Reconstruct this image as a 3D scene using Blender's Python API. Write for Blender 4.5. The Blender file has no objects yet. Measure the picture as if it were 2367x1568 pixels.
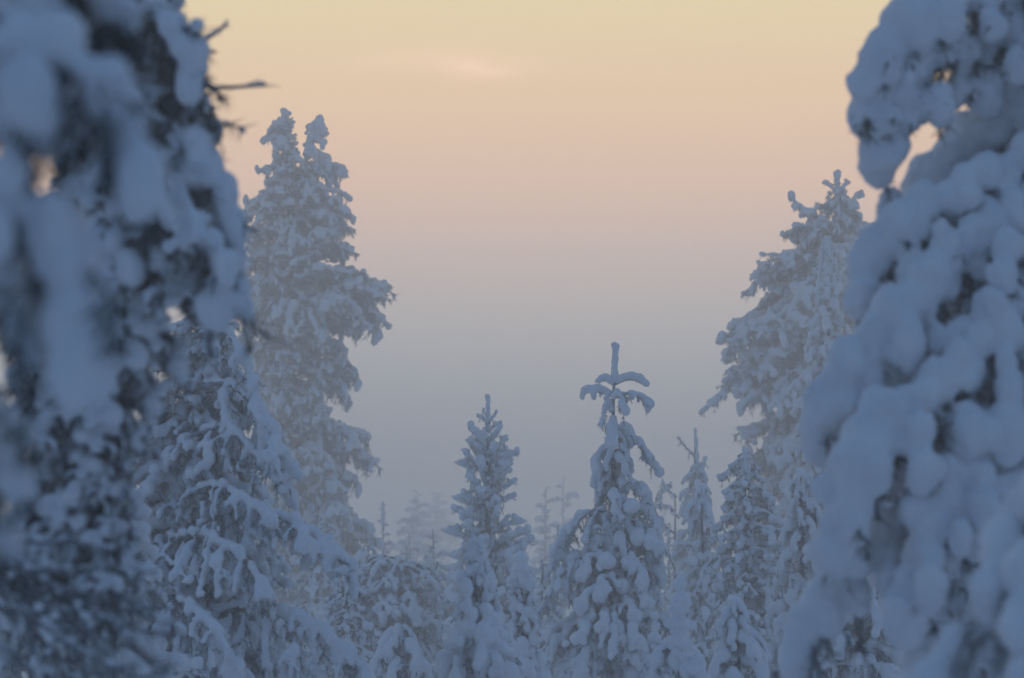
import bpy, math, random
import numpy as np
from mathutils import Vector, Matrix

S = bpy.context.scene
COL = S.collection
R = math.radians

# ------------------------------------------------------------------ camera
FPX, CX, CY, HORIZON = 5568.0, 1183.5, 784.0, 1250.0      # photograph measured at 2367 x 1568
PITCH = math.atan((HORIZON - CY) / FPX)
EYE = 1.7
cam_d = bpy.data.cameras.new('camera')
cam = bpy.data.objects.new('camera', cam_d); COL.objects.link(cam)
cam.location = (0, 0, EYE)
cam.rotation_euler = (R(90) + PITCH, 0, 0)
cam_d.sensor_width = 36.0
cam_d.lens = 36.0 * FPX / 2367.0
cam_d.clip_start = 0.1; cam_d.clip_end = 8000
cam_d.dof.use_dof = True
cam_d.dof.focus_distance = 30.0
cam_d.dof.aperture_fstop = 2.5
S.camera = cam

# ------------------------------------------------------------------ world: twilight sky
W = bpy.data.worlds.new('World'); S.world = W; W.use_nodes = True
nt = W.node_tree; nt.nodes.clear()
def N(t, **k):
    n = nt.nodes.new(t)
    for a, b in k.items(): setattr(n, a, b)
    return n
def L(a, b): nt.links.new(a, b)
def math_node(op, a, b=None, clamp=False):
    n = N('ShaderNodeMath', operation=op); n.use_clamp = clamp
    for i, v in enumerate((a, b)):
        if v is None: continue
        if isinstance(v, (int, float)): n.inputs[i].default_value = v
        else: L(v, n.inputs[i])
    return n.outputs[0]
def mixc(fac, a, b, blend='MIX'):
    n = N('ShaderNodeMix', data_type='RGBA', blend_type=blend)
    if isinstance(fac, (int, float)): n.inputs[0].default_value = fac
    else: L(fac, n.inputs[0])
    for i, v in ((6, a), (7, b)):
        if isinstance(v, tuple): n.inputs[i].default_value = (*v, 1)
        else: L(v, n.inputs[i])
    return n.outputs[2]
tc = N('ShaderNodeTexCoord'); sep = N('ShaderNodeSeparateXYZ'); L(tc.outputs['Generated'], sep.inputs[0])
elev = math_node('DIVIDE', math_node('ARCSINE', sep.outputs['Z']), math.pi / 2)      # 0 horizon .. 1 zenith
def ramp(src, stops):
    r = N('ShaderNodeValToRGB'); L(src, r.inputs[0]); cr = r.color_ramp
    cr.interpolation = 'EASE' if False else 'LINEAR'
    while len(cr.elements) < len(stops): cr.elements.new(0.5)
    for e, (p, c) in zip(cr.elements, stops): e.position = p; e.color = (*c, 1)
    return r.outputs[0]
def d(deg): return deg / 90.0
# afterglow side
glow = ramp(elev, [
    (0.0,    (0.470, 0.480, 0.490)),
    (d(2.0), (0.600, 0.580, 0.560)),
    (d(4.5), (0.930, 0.850, 0.760)),
    (d(6.5), (1.160, 0.850, 0.680)),
    (d(8.5), (1.400, 0.880, 0.570)),
    (d(10.5),(1.400, 0.930, 0.510)),
    (d(12.8),(1.270, 0.990, 0.500)),
    (d(19),  (0.720, 0.680, 0.500)),
    (d(32),  (0.245, 0.385, 0.535)),
    (d(60),  (0.125, 0.260, 0.480)),
    (1.0,    (0.098, 0.228, 0.450))])
# the side away from it
dusk = ramp(elev, [
    (0.0,    (0.078, 0.130, 0.220)),
    (d(10),  (0.102, 0.160, 0.280)),
    (d(22),  (0.108, 0.200, 0.370)),
    (d(50),  (0.100, 0.230, 0.450)),
    (1.0,    (0.098, 0.228, 0.450))])
dotn = N('ShaderNodeVectorMath', operation='DOT_PRODUCT')
nrm = N('ShaderNodeVectorMath', operation='NORMALIZE')
flat = N('ShaderNodeCombineXYZ'); L(sep.outputs['X'], flat.inputs[0]); L(sep.outputs['Y'], flat.inputs[1])
L(flat.outputs[0], nrm.inputs[0]); L(nrm.outputs[0], dotn.inputs[0])
dotn.inputs[1].default_value = (math.sin(R(-3)), math.cos(R(-3)), 0)
mr = N('ShaderNodeMapRange', interpolation_type='SMOOTHSTEP')
mr.inputs[1].default_value = 0.10; mr.inputs[2].default_value = 0.985
L(dotn.outputs['Value'], mr.inputs[0])
sky_grad = mixc(mr.outputs[0], dusk, glow)
# thin pink wisp of cloud and very faint streaks
mp = N('ShaderNodeMapping'); L(tc.outputs['Generated'], mp.inputs[0])
mp.inputs['Scale'].default_value = (14, 9, 70); mp.inputs['Rotation'].default_value = (0, R(6), 0)
no = N('ShaderNodeTexNoise'); L(mp.outputs[0], no.inputs['Vector'])
no.inputs['Scale'].default_value = 2.2; no.inputs['Detail'].default_value = 5
streak = N('ShaderNodeMapRange', interpolation_type='SMOOTHSTEP'); L(no.outputs[0], streak.inputs[0])
streak.inputs[1].default_value = 0.45; streak.inputs[2].default_value = 0.75
def cloud_mask(cx, cz, sx, sz):
    dx = math_node('DIVIDE', math_node('SUBTRACT', sep.outputs['X'], cx), sx)
    dz = math_node('DIVIDE', math_node('SUBTRACT', sep.outputs['Z'], cz), sz)
    q = math_node('ADD', math_node('MULTIPLY', dx, dx), math_node('MULTIPLY', dz, dz))
    return math_node('EXPONENT', math_node('MULTIPLY', q, -1.0))
wz = math_node('ADD', sep.outputs['Z'], math_node('MULTIPLY', no.outputs[0], 0.004))
wisp = cloud_mask(-0.008, math.sin(R(11.2)), 0.016, 0.0040)
wisp2 = cloud_mask(-0.03, math.sin(R(11.4)), 0.030, 0.0045)
wm = math_node('ADD', math_node('MULTIPLY', wisp, math_node('ADD', math_node('MULTIPLY', streak.outputs[0], 0.95), 0.12)),
               math_node('MULTIPLY', wisp2, 0.25), clamp=True)
cl = mixc(math_node('MULTIPLY', wm, 0.8), sky_grad, (2.0, 1.27, 0.85))
cl = mixc(math_node('MULTIPLY', streak.outputs[0], 0.12), cl, (1.35, 0.86, 0.54))
bg0 = N('ShaderNodeBackground'); L(cl, bg0.inputs[0]); bg0.inputs[1].default_value = 0.92
wo = N('ShaderNodeOutputWorld'); L(bg0.outputs[0], wo.inputs[0])

# the sun has just gone: only a faint broad warm light is left on the glow side
sun_d = bpy.data.lights.new('sun', 'SUN'); sun_d.energy = 0.22; sun_d.angle = R(20); sun_d.color = (1.0, 0.72, 0.5)
sun = bpy.data.objects.new('sun', sun_d); COL.objects.link(sun)
sun.rotation_euler = (R(-80), 0, R(3))

vs = S.view_settings
S.display_settings.display_device = 'sRGB'
vs.view_transform = 'Standard'; vs.look = 'None'; vs.exposure = 0.0; vs.gamma = 1.0; vs.use_curve_mapping = False
S.render.engine = 'CYCLES'
cy = S.cycles
cy.use_denoising = True
try: cy.denoiser = 'OPENIMAGEDENOISE'; cy.denoising_input_passes = 'RGB_ALBEDO_NORMAL'
except Exception: pass
cy.max_bounces = 6; cy.diffuse_bounces = 3; cy.glossy_bounces = 1; cy.volume_bounces = 2; cy.transmission_bounces = 1
cy.caustics_reflective = False; cy.caustics_refractive = False

# ------------------------------------------------------------------ helpers
def pt(x, y, D):
    """the point at distance D (world Y) that the photograph shows at pixel x, y"""
    X, Z = (x - CX) / FPX, (CY - y) / FPX
    wy = math.cos(PITCH) - math.sin(PITCH) * Z
    wz_ = math.sin(PITCH) + math.cos(PITCH) * Z
    k = D / wy
    return np.array((X * k, D, EYE + wz_ * k))

def ground_z(x, y):
    t = min(max(y / 34.0, 0), 1); s = t * t * (3 - 2 * t)
    return -3.9 * s - 0.0035 * max(y - 34, 0) + 0.12 * math.sin(x * 0.31 + 1.3) * math.sin(y * 0.23) * min(1, abs(y) / 8 + 0.1) * 2 + (0.1 if y < 2 else 0) * 0

def mat(name, build):
    m = bpy.data.materials.new(name); m.use_nodes = True
    t = m.node_tree; b = t.nodes['Principled BSDF']
    build(t, b)
    return m

def snow_mat(name, c0, c1, fine, big):
    def f(t, b):
        tcx = t.nodes.new('ShaderNodeTexCoord')
        n1 = t.nodes.new('ShaderNodeTexNoise'); n1.inputs['Scale'].default_value = big; n1.inputs['Detail'].default_value = 3
        t.links.new(tcx.outputs['Object'], n1.inputs['Vector'])
        r = t.nodes.new('ShaderNodeValToRGB'); t.links.new(n1.outputs[0], r.inputs[0])
        r.color_ramp.elements[0].position = 0.3; r.color_ramp.elements[0].color = (*c0, 1)
        r.color_ramp.elements[1].position = 0.65; r.color_ramp.elements[1].color = (*c1, 1)
        t.links.new(r.outputs[0], b.inputs['Base Color'])
        b.inputs['Roughness'].default_value = 0.85
        b.inputs['Specular IOR Level'].default_value = 0.15
        n2 = t.nodes.new('ShaderNodeTexNoise'); n2.inputs['Scale'].default_value = fine; n2.inputs['Detail'].default_value = 4
        t.links.new(tcx.outputs['Object'], n2.inputs['Vector'])
        bp = t.nodes.new('ShaderNodeBump'); bp.inputs['Strength'].default_value = 0.55; bp.inputs['Distance'].default_value = 0.02
        t.links.new(n2.outputs[0], bp.inputs['Height']); t.links.new(bp.outputs[0], b.inputs['Normal'])
    return mat(name, f)
def noise_mat(name, c0, c1, scale, rough=0.9, p0=0.35, p1=0.65):
    def f(t, b):
        tcx = t.nodes.new('ShaderNodeTexCoord')
        n1 = t.nodes.new('ShaderNodeTexNoise'); n1.inputs['Scale'].default_value = scale; n1.inputs['Detail'].default_value = 4
        t.links.new(tcx.outputs['Object'], n1.inputs['Vector'])
        r = t.nodes.new('ShaderNodeValToRGB'); t.links.new(n1.outputs[0], r.inputs[0])
        r.color_ramp.elements[0].position = p0; r.color_ramp.elements[0].color = (*c0, 1)
        r.color_ramp.elements[1].position = p1; r.color_ramp.elements[1].color = (*c1, 1)
        t.links.new(r.outputs[0], b.inputs['Base Color'])
        b.inputs['Roughness'].default_value = rough; b.inputs['Specular IOR Level'].default_value = 0.1
    return mat(name, f)

M_SNOW = snow_mat('snow', (0.72, 0.75, 0.80), (0.82, 0.84, 0.87), 55, 6)
M_GROUND = snow_mat('snow_ground', (0.76, 0.78, 0.82), (0.84, 0.86, 0.88), 6, 0.4)
M_NEEDLE = noise_mat('frosted_needles', (0.20, 0.21, 0.22), (0.62, 0.64, 0.67), 14)
M_NEEDLE_DARK = noise_mat('dark_needles', (0.022, 0.034, 0.030), (0.17, 0.20, 0.22), 10)
M_BARK = noise_mat('frosted_bark', (0.05, 0.045, 0.04), (0.34, 0.36, 0.39), 9)
M_TWIG = noise_mat('frosted_twig', (0.08, 0.08, 0.09), (0.36, 0.38, 0.41), 30)
MATS = [M_BARK, M_NEEDLE, M_SNOW]

# unit icosphere
def _ico():
    import bmesh
    bm = bmesh.new(); bmesh.ops.create_icosphere(bm, subdivisions=2, radius=1.0)
    v = np.array([x.co[:] for x in bm.verts]); f = np.array([[q.index for q in p.verts] for p in bm.faces]); bm.free()
    return v, f
ICO_V, ICO_F = _ico()

def mesh_from(name, V, F, mats, midx=None, smooth=True):
    """V (n,3); F list of (k, array(m,k))"""
    me = bpy.data.meshes.new(name)
    nv = len(V); nl = sum(a.size for a in F); npoly = sum(len(a) for a in F)
    me.vertices.add(nv); me.vertices.foreach_set('co', np.asarray(V, dtype=np.float32).ravel())
    me.loops.add(nl); me.loops.foreach_set('vertex_index', np.concatenate([a.ravel() for a in F]).astype(np.int32))
    me.polygons.add(npoly)
    tot = np.concatenate([np.full(len(a), a.shape[1]) for a in F])
    me.polygons.foreach_set('loop_start', np.concatenate([[0], np.cumsum(tot)[:-1]]).astype(np.int32))
    for m in mats: me.materials.append(m)
    if midx is not None: me.polygons.foreach_set('material_index', midx.astype(np.int32))
    me.polygons.foreach_set('use_smooth', np.full(npoly, smooth))
    me.update(calc_edges=True)
    return me

class Geo:
    """tubes (bark) and spikes (needles) of one branch"""
    def __init__(s): s.V = []; s.F4 = []; s.F3 = []; s.n = 0
    def tube(s, P, rad, k=5):
        P = np.asarray(P); n = len(P); rad = np.broadcast_to(rad, (n,))
        T = np.gradient(P, axis=0); T /= np.linalg.norm(T, axis=1)[:, None] + 1e-9
        up = np.array((0.13, 0.21, 1.0)); A = np.cross(T, up); ln = np.linalg.norm(A, axis=1)[:, None]
        A = np.where(ln > 0.05, A / (ln + 1e-9), np.cross(T, (1.0, 0, 0))); A /= np.linalg.norm(A, axis=1)[:, None]
        B = np.cross(T, A); a = np.arange(k) * 2 * math.pi / k
        V = P[:, None] + rad[:, None, None] * (A[:, None] * np.cos(a)[None, :, None] + B[:, None] * np.sin(a)[None, :, None])
        V = V.reshape(-1, 3)
        i = np.arange(n - 1)[:, None] * k; j = np.arange(k)[None]; j2 = (j + 1) % k
        F = np.stack([i + j, i + j2, i + k + j2, i + k + j], -1).reshape(-1, 4) + s.n
        s.V.append(V); s.F4.append(F); s.n += len(V)
        s.V.append(P[[0, -1]]); c0, c1 = s.n, s.n + 1; s.n += 2; b = F.min(); e = b + (n - 1) * k
        s.F3t = getattr(s, 'F3t', []); jj = np.arange(k)
        s.F3t.append(np.stack([b + (jj + 1) % k, b + jj, np.full(k, c0)], -1)); s.F3t.append(np.stack([e + jj, e + (jj + 1) % k, np.full(k, c1)], -1))
    def spikes(s, P, Dr, ln, w):
        P = np.asarray(P); n = len(P)
        A = np.cross(Dr, np.random.RandomState(n).normal(size=(n, 3))); A /= np.linalg.norm(A, axis=1)[:, None] + 1e-9
        B = np.cross(Dr, A); w = np.broadcast_to(w, (n,))[:, None]; ln = np.broadcast_to(ln, (n,))[:, None]
        V = np.stack([P + A * w, P + (-0.5 * A + 0.866 * B) * w, P + (-0.5 * A - 0.866 * B) * w, P + Dr * ln], 1).reshape(-1, 3)
        b = np.arange(n)[:, None] * 4 + s.n
        F = np.concatenate([b + np.array([[0, 1, 3]]), b + np.array([[1, 2, 3]]), b + np.array([[2, 0, 3]])], 0)
        s.V.append(V); s.F3.append(F); s.n += len(V)
    def mesh(s, name, mats):
        V = np.concatenate(s.V); F4 = np.concatenate(s.F4); F3t = np.concatenate(s.F3t)
        F3 = np.concatenate(s.F3) if s.F3 else np.zeros((0, 3), int)
        mi = np.concatenate([np.zeros(len(F4) + len(F3t)), np.ones(len(F3))])
        return mesh_from(name, V, [F4, np.concatenate([F3t, F3])], mats, mi)

def snow_mesh(name, C, Rr, sc, voxel, smooth=4, relief=0.075):
    """melt a cloud of ellipsoids (centres C, radii Rr, axis scales sc) into one soft snow mass"""
    C = np.asarray(C); Rr = np.asarray(Rr); sc = np.asarray(sc)
    n = len(C)
    V = (ICO_V[None] * (Rr[:, None] * sc)[:, None, :] + C[:, None]).reshape(-1, 3)
    F = (ICO_F[None] + (np.arange(n) * len(ICO_V))[:, None, None]).reshape(-1, 3)
    me = mesh_from(name, V, [F], [M_SNOW])
    o = bpy.data.objects.new('tmp', me); COL.objects.link(o)
    m = o.modifiers.new('r', 'REMESH'); m.mode = 'VOXEL'; m.voxel_size = voxel; m.use_smooth_shade = True
    q = o.modifiers.new('s', 'SMOOTH'); q.iterations = smooth; q.factor = 0.6
    dg = bpy.context.evaluated_depsgraph_get(); dg.update()
    out = bpy.data.meshes.new_from_object(o.evaluated_get(dg), preserve_all_data_layers=False, depsgraph=dg)
    out.name = name
    nv = len(out.vertices)
    if nv and relief:
        co = np.empty(nv * 3, np.float32); out.vertices.foreach_get('co', co); co = co.reshape(-1, 3)
        no_ = np.empty(nv * 3, np.float32); out.vertices.foreach_get('normal', no_); no_ = no_.reshape(-1, 3)
        rr = np.random.RandomState(nv); hgt = np.zeros(nv)
        ra = float(np.mean(Rr))
        for wl, am in ((ra * 2.6, 1.0), (ra * 1.5, 0.7), (ra * 0.8, 0.45), (ra * 0.45, 0.25)):
            for _ in range(4):
                dv = rr.normal(size=3); dv *= 2 * math.pi / (wl * np.linalg.norm(dv)) * rr.uniform(0.8, 1.25)
                hgt += am * 0.5 * np.sin(co @ dv + rr.uniform(0, 6.28) + 0.8 * np.sin(co @ dv[[1, 2, 0]] * 0.7))
        co += no_ * (hgt * relief * ra)[:, None]
        out.vertices.foreach_set('co', co.astype(np.float32).ravel()); out.update()
    bpy.data.objects.remove(o); bpy.data.meshes.remove(me)
    out.materials.clear(); out.materials.append(M_SNOW)
    out.polygons.foreach_set('use_smooth', np.ones(len(out.polygons), bool))
    return out

def chain(rng, p0, az, e0, e1, ln, n, wob=0.12, pw=1.0):
    """a path that starts at p0 heading az / elevation e0 and bends to elevation e1 (radians)"""
    t = (np.arange(n) + 0.5) / n
    e = e0 + (e1 - e0) * t ** pw + np.cumsum(rng.normal(0, wob / math.sqrt(n), n))
    a = az + np.cumsum(rng.normal(0, wob / math.sqrt(n), n))
    dlt = np.stack([np.cos(e) * np.cos(a), np.cos(e) * np.sin(a), np.sin(e)], 1) * (ln / n)
    return np.concatenate([[p0], p0 + np.cumsum(dlt, 0)])

def smooth_noise(rng, n, k):
    c = rng.rand(max(2, int(k) + 2)); x = np.linspace(0, len(c) - 1.001, n); i = x.astype(int); f = x - i; f = f * f * (3 - 2 * f)
    return c[i] * (1 - f) + c[i + 1] * f

STY = {
  # e0 e1 = stem bend; side = twig length / stem length; te = twig end elevation; r = snow radius; cover = share of each twig under snow
  'pine':   dict(e0=(5, 30), e1=(-50, -10), side=0.42, step=0.13, lat=58, te0=(-20, 25), te1=(-75, -20), r=0.065, cover=0.60, nl=0.085, dens=1.0, sub=1, mainr=0.9, up=0.7, curt=14),
  'spruce': dict(e0=(-10, 20), e1=(-75, -45), side=0.36, step=0.13, lat=62, te0=(-45, -5), te1=(-98, -70), r=0.054, cover=0.90, nl=0.06, dens=1.0, sub=0, mainr=1.2, up=0.75, curt=16),
  'heavy':  dict(e0=(-8, 15), e1=(-80, -50), side=0.30, step=0.17, lat=60, te0=(-45, -10), te1=(-98, -75), r=0.078, cover=0.85, nl=0.07, dens=0.9, sub=0, mainr=1.2, up=0.75, curt=18),
  'sparse': dict(e0=(0, 25), e1=(-60, -20), side=0.40, step=0.14, lat=55, te0=(-30, 10), te1=(-90, -45), r=0.045, cover=0.35, nl=0.075, dens=1.5, sub=1, mainr=0.8, up=0.7, curt=14),
  'up':     dict(e0=(15, 40), e1=(35, 65), side=0.38, step=0.09, lat=50, te0=(10, 45), te1=(30, 70), r=0.036, cover=0.75, nl=0.07, dens=1.4, sub=0, mainr=1.0, up=0.25, curt=6),
}

def build_branch(seed, style, length, voxel, main=None, mats=None, over=None, wood_r=None):
    """returns (branch mesh with wood and needles, snow mesh, reach, drop)"""
    q = dict(STY[style]); q.update(over or {})
    rng = np.random.RandomState(seed)
    U = lambda ab: R(rng.uniform(*ab))
    g = Geo(); C = []; RR = []; SC = []; NP = []; ND = []
    if main is None:
        n = max(8, int(length / 0.08))
        main = chain(rng, np.zeros(3), 0.0, U(q['e0']), U(q['e1']), length, n, 0.35, 1.2)
    else:
        main = np.asarray(main, float)
        seg = np.linalg.norm(np.diff(main, axis=0), axis=1); cum = np.concatenate([[0], np.cumsum(seg)]); length = cum[-1]
        n = max(8, int(length / 0.08)); tt = np.linspace(0, length, n + 1)
        main = np.stack([np.interp(tt, cum, main[:, i]) for i in range(3)], 1)
        for _ in range(2): main[1:-1] = 0.5 * main[1:-1] + 0.25 * (main[:-2] + main[2:])
    n = len(main)
    wr = wood_r or (0.010 + 0.012 * length)
    g.tube(main, np.linspace(wr, 0.006, n), 6)
    r = q['r']
    def snow_on(P, r0, r1, cover, start=0.0):
        seg = np.linalg.norm(np.diff(P, axis=0), axis=1); cum = np.concatenate([[0], np.cumsum(seg)]); ln = cum[-1]
        pads = q.get('pads', 0)
        m = max(2, int(ln / ((1.3 if pads else 0.45) * (0.5 * (r0 + r1)) + 0.004)))
        s_ = np.linspace(start * ln, ln, m)
        X = np.stack([np.interp(s_, cum, P[:, i]) for i in range(3)], 1)
        nz = smooth_noise(rng, m, ln / (2.1 * max(r0, r1)) + 1)
        gap = smooth_noise(rng, m, ln / 0.22 + 1)
        keep = gap < cover * 1.05
        keep[-1] = keep[-1] or rng.rand() < cover
        T = np.gradient(X, axis=0); T /= np.linalg.norm(T, axis=1)[:, None] + 1e-9
        rad = np.interp(np.linspace(0, 1, m), [0, 1], [r0, r1]) * (0.36 + 1.0 * nz ** 1.25) * rng.uniform(0.88, 1.12, m)
        if q.get('even'): rad = np.interp(np.linspace(0, 1, m), [0, 0.25, 0.7, 1], [0.7 * r1, r1, r1, 0.75 * r1]) * (0.9 + 0.2 * nz)
        if pads: rad = np.interp(np.linspace(0, 1, m), [0, 1], [r0, r1]) * rng.uniform(0.62, 1.08, m)
        # snow lies on the upper / outer side
        upv = np.array([0, 0, 1.0]) - T * T[:, 2:3]; 
        out = T.copy(); out[:, 2] = 0
        off = upv * 1.0 + np.array([0, 0, 0.15])
        steep = np.abs(T[:, 2:3])
        off = off + out * steep * 0.3
        X = X + off * rad[:, None] * q['up'] + rng.normal(0, 0.10, (m, 3)) * rad[:, None]
        for i in np.nonzero(keep)[0]:
            if pads:
                C.append(X[i] + rng.normal(0, 0.16, 3) * rad[i]); RR.append(rad[i]); SC.append((rng.uniform(.85, 1.1), rng.uniform(.85, 1.1), rng.uniform(0.9, 1.25) + 0.45 * steep[i, 0]))
                for _k in range(rng.randint(1, 4)):      # smaller lumps riding on or sagging off the pad
                    C.append(X[i] + (rng.normal(0, 0.42, 3) + (0, 0, -0.2)) * rad[i]); RR.append(rad[i] * rng.uniform(0.5, 0.8)); SC.append((1, 1, 1.1))
            else:
                C.append(X[i]); RR.append(rad[i]); SC.append((1, 1, 0.9 + 0.25 * steep[i, 0]))
    def needles_on(P, dens, start=0.0):
        seg = np.linalg.norm(np.diff(P, axis=0), axis=1); cum = np.concatenate([[0], np.cumsum(seg)]); ln = cum[-1]
        m = max(3, int(ln * (1 - start) / 0.0085 * dens))
        s_ = rng.uniform(start * ln, ln, m)
        X = np.stack([np.interp(s_, cum, P[:, i]) for i in range(3)], 1)
        k = np.clip(np.searchsorted(cum, s_) - 1, 0, len(seg) - 1)
        T = (P[k + 1] - P[k]) / seg[k][:, None]
        rd = rng.normal(size=(m, 3)); rd[:, 2] -= 0.55
        rd /= np.linalg.norm(rd, axis=1)[:, None]
        Dn = T * 0.65 + rd; Dn /= np.linalg.norm(Dn, axis=1)[:, None]
        NP.append(X); ND.append(Dn)
    # main stem
    snow_on(main, r * q['mainr'] * 0.8, r * q['mainr'], min(1, q['cover'] + 0.12), 0.12)
    needles_on(main, q['dens'], 0.3)
    def curtain(P, per_m, start=0.12):
        seg = np.linalg.norm(np.diff(P, axis=0), axis=1); cum = np.concatenate([[0], np.cumsum(seg)]); ln = cum[-1]
        for s_ in rng.uniform(start * ln, ln, int(per_m * ln)):
            X = np.array([np.interp(s_, cum, P[:, i]) for i in range(3)])
            w = chain(rng, X, rng.uniform(0, 6.28), R(rng.uniform(-70, 0)), R(rng.uniform(-95, -60)), rng.uniform(0.6, 1.5) * q.get('cl', 0.14), 4, 0.3)
            g.tube(w, np.linspace(0.005, 0.003, len(w)), 3); needles_on(w, q['dens'] * 0.8)
    cpm = q.get('curt', 14)
    curtain(main, cpm)
    # twigs
    seg = np.linalg.norm(np.diff(main, axis=0), axis=1); cum = np.concatenate([[0], np.cumsum(seg)])
    s = 0.14 * length if q['side'] > 0.03 else length * 2; side = 1
    while s < length * 0.985:
        t = s / length; i = min(n - 2, int(np.searchsorted(cum, s) - 1)); i = max(i, 0)
        p = main[i] + (main[i + 1] - main[i]) * ((s - cum[i]) / seg[i])
        tv = main[i + 1] - main[i]; az = math.atan2(tv[1], tv[0]); el = math.asin(np.clip(tv[2] / np.linalg.norm(tv), -1, 1))
        tl = length * q['side'] * (0.35 + 0.65 * math.sin(math.pi * min(1, (t + 0.12) ** 0.8))) * rng.uniform(0.6, 1.2)
        tl = max(tl, 0.10)
        a2 = az + side * R(q['lat'] * rng.uniform(0.7, 1.25) * (1 - 0.45 * t))
        w = chain(rng, p, a2, U(q['te0']) + 0.3 * el, U(q['te1']), tl, max(4, int(tl / 0.06)), 0.35, 0.8)
        g.tube(w, np.linspace(0.008, 0.003, len(w)), 4)
        snow_on(w, r * 0.75, r * rng.uniform(0.7, 1.1), q['cover'], 0.15)
        needles_on(w, q['dens'])
        curtain(w, cpm * 0.5, 0.2)
        if q['sub']:
            for u in np.arange(0.25, 0.95, 0.11 / tl):
                j = int(u * (len(w) - 1)); 
                w2 = chain(rng, w[j], a2 + rng.choice([-1, 1]) * R(rng.uniform(25, 75)), U(q['te0']), U(q['te1']), rng.uniform(0.08, 0.18), 4, 0.3)
                g.tube(w2, np.linspace(0.005, 0.003, len(w2)), 3)
                if rng.rand() < q['cover'] + 0.1: snow_on(w2, r * 0.6, r * rng.uniform(0.6, 1.0), 1.0, 0.3)
                needles_on(w2, q['dens'])
        side = -side; s += q['step'] * rng.uniform(0.6, 1.3) * (0.7 if style != 'pine' else 1)
    NP_ = np.concatenate(NP); ND_ = np.concatenate(ND)
    g.spikes(NP_, ND_, q['nl'] * rng.uniform(0.6, 1.2, len(NP_)), q.get('nw', 0.0045))
    bme = g.mesh('branch', mats or [M_BARK, M_NEEDLE])
    sme = snow_mesh('snow_load', C, RR, SC, voxel, q.get('sm', 4), q.get('relief', 0.075)) if C else None
    Cc = np.array(C); far = np.argmax(np.hypot(Cc[:, 0], Cc[:, 1]))
    return bme, sme, float(np.hypot(Cc[far, 0], Cc[far, 1]) + RR[far]), float(Cc[far, 2])

LIB = {}
def lib(key, style, lengths, nvar, voxel, seed, mats=None, over=None):
    LIB[key] = [build_branch(seed + 10 * i + j, style, l, voxel, mats=mats, over=over) for i, l in enumerate(lengths) for j in range(nvar)]

def empty(name, loc, label, cat, group=None):
    o = bpy.data.objects.new(name, None); COL.objects.link(o); o.location = loc; o.empty_display_size = 0.3
    o['label'] = label; o['category'] = cat
    if group: o['group'] = group
    return o
def child(name, me, parent, loc=(0, 0, 0), rot=(0, 0, 0), scale=(1, 1, 1)):
    o = bpy.data.objects.new(name, me); COL.objects.link(o); o.parent = parent
    o.location = loc; o.rotation_euler = rot; o.scale = scale
    return o

def add_branch(root, var, loc, az, scale, rng, tilt=0.0, zs=1.0):
    b = child('branch', var[0], root, loc, (R(rng.uniform(-18, 18)), tilt, az), (scale, scale * rng.choice([-1, 1]), scale * zs))
    if var[1]: child('snow_load', var[1], b)
    return b

def trunk_mesh(h, r0, r1, seed, lean=(0, 0)):
    rng = np.random.RandomState(seed); g = Geo(); n = 14; t = np.linspace(0, 1, n)
    P = np.stack([lean[0] * t + 0.03 * np.sin(t * 5 + seed), lean[1] * t + 0.03 * np.cos(t * 4 + seed), h * t], 1)
    P[0, :2] = 0; P[-1, :2] = lean
    g.tube(P, r0 + (r1 - r0) * t ** 0.8, 9); g.F3 = []
    return g.mesh('trunk', [M_BARK, M_NEEDLE])

def leader(root, base, top, r, seed, voxel=0.02, knobs=True):
    """snow-coated tip of the trunk"""
    rng = np.random.RandomState(seed); base = np.array(base); top = np.array(top)
    ln = np.linalg.norm(top - base); m = max(4, int(ln / (0.4 * r))); t = np.linspace(0, 1, m)
    C = base + (top - base) * t[:, None] + rng.normal(0, 0.08 * r, (m, 3))
    rad = r * (0.62 + 0.5 * smooth_noise(rng, m, ln / (2.2 * r) + 1)) * np.linspace(1.15, 0.8, m); rad[-2:] *= 1.2
    me = snow_mesh('snow_cap', C, rad, np.ones((m, 3)), voxel, 3)
    return child('snow_cap', me, root)

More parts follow.
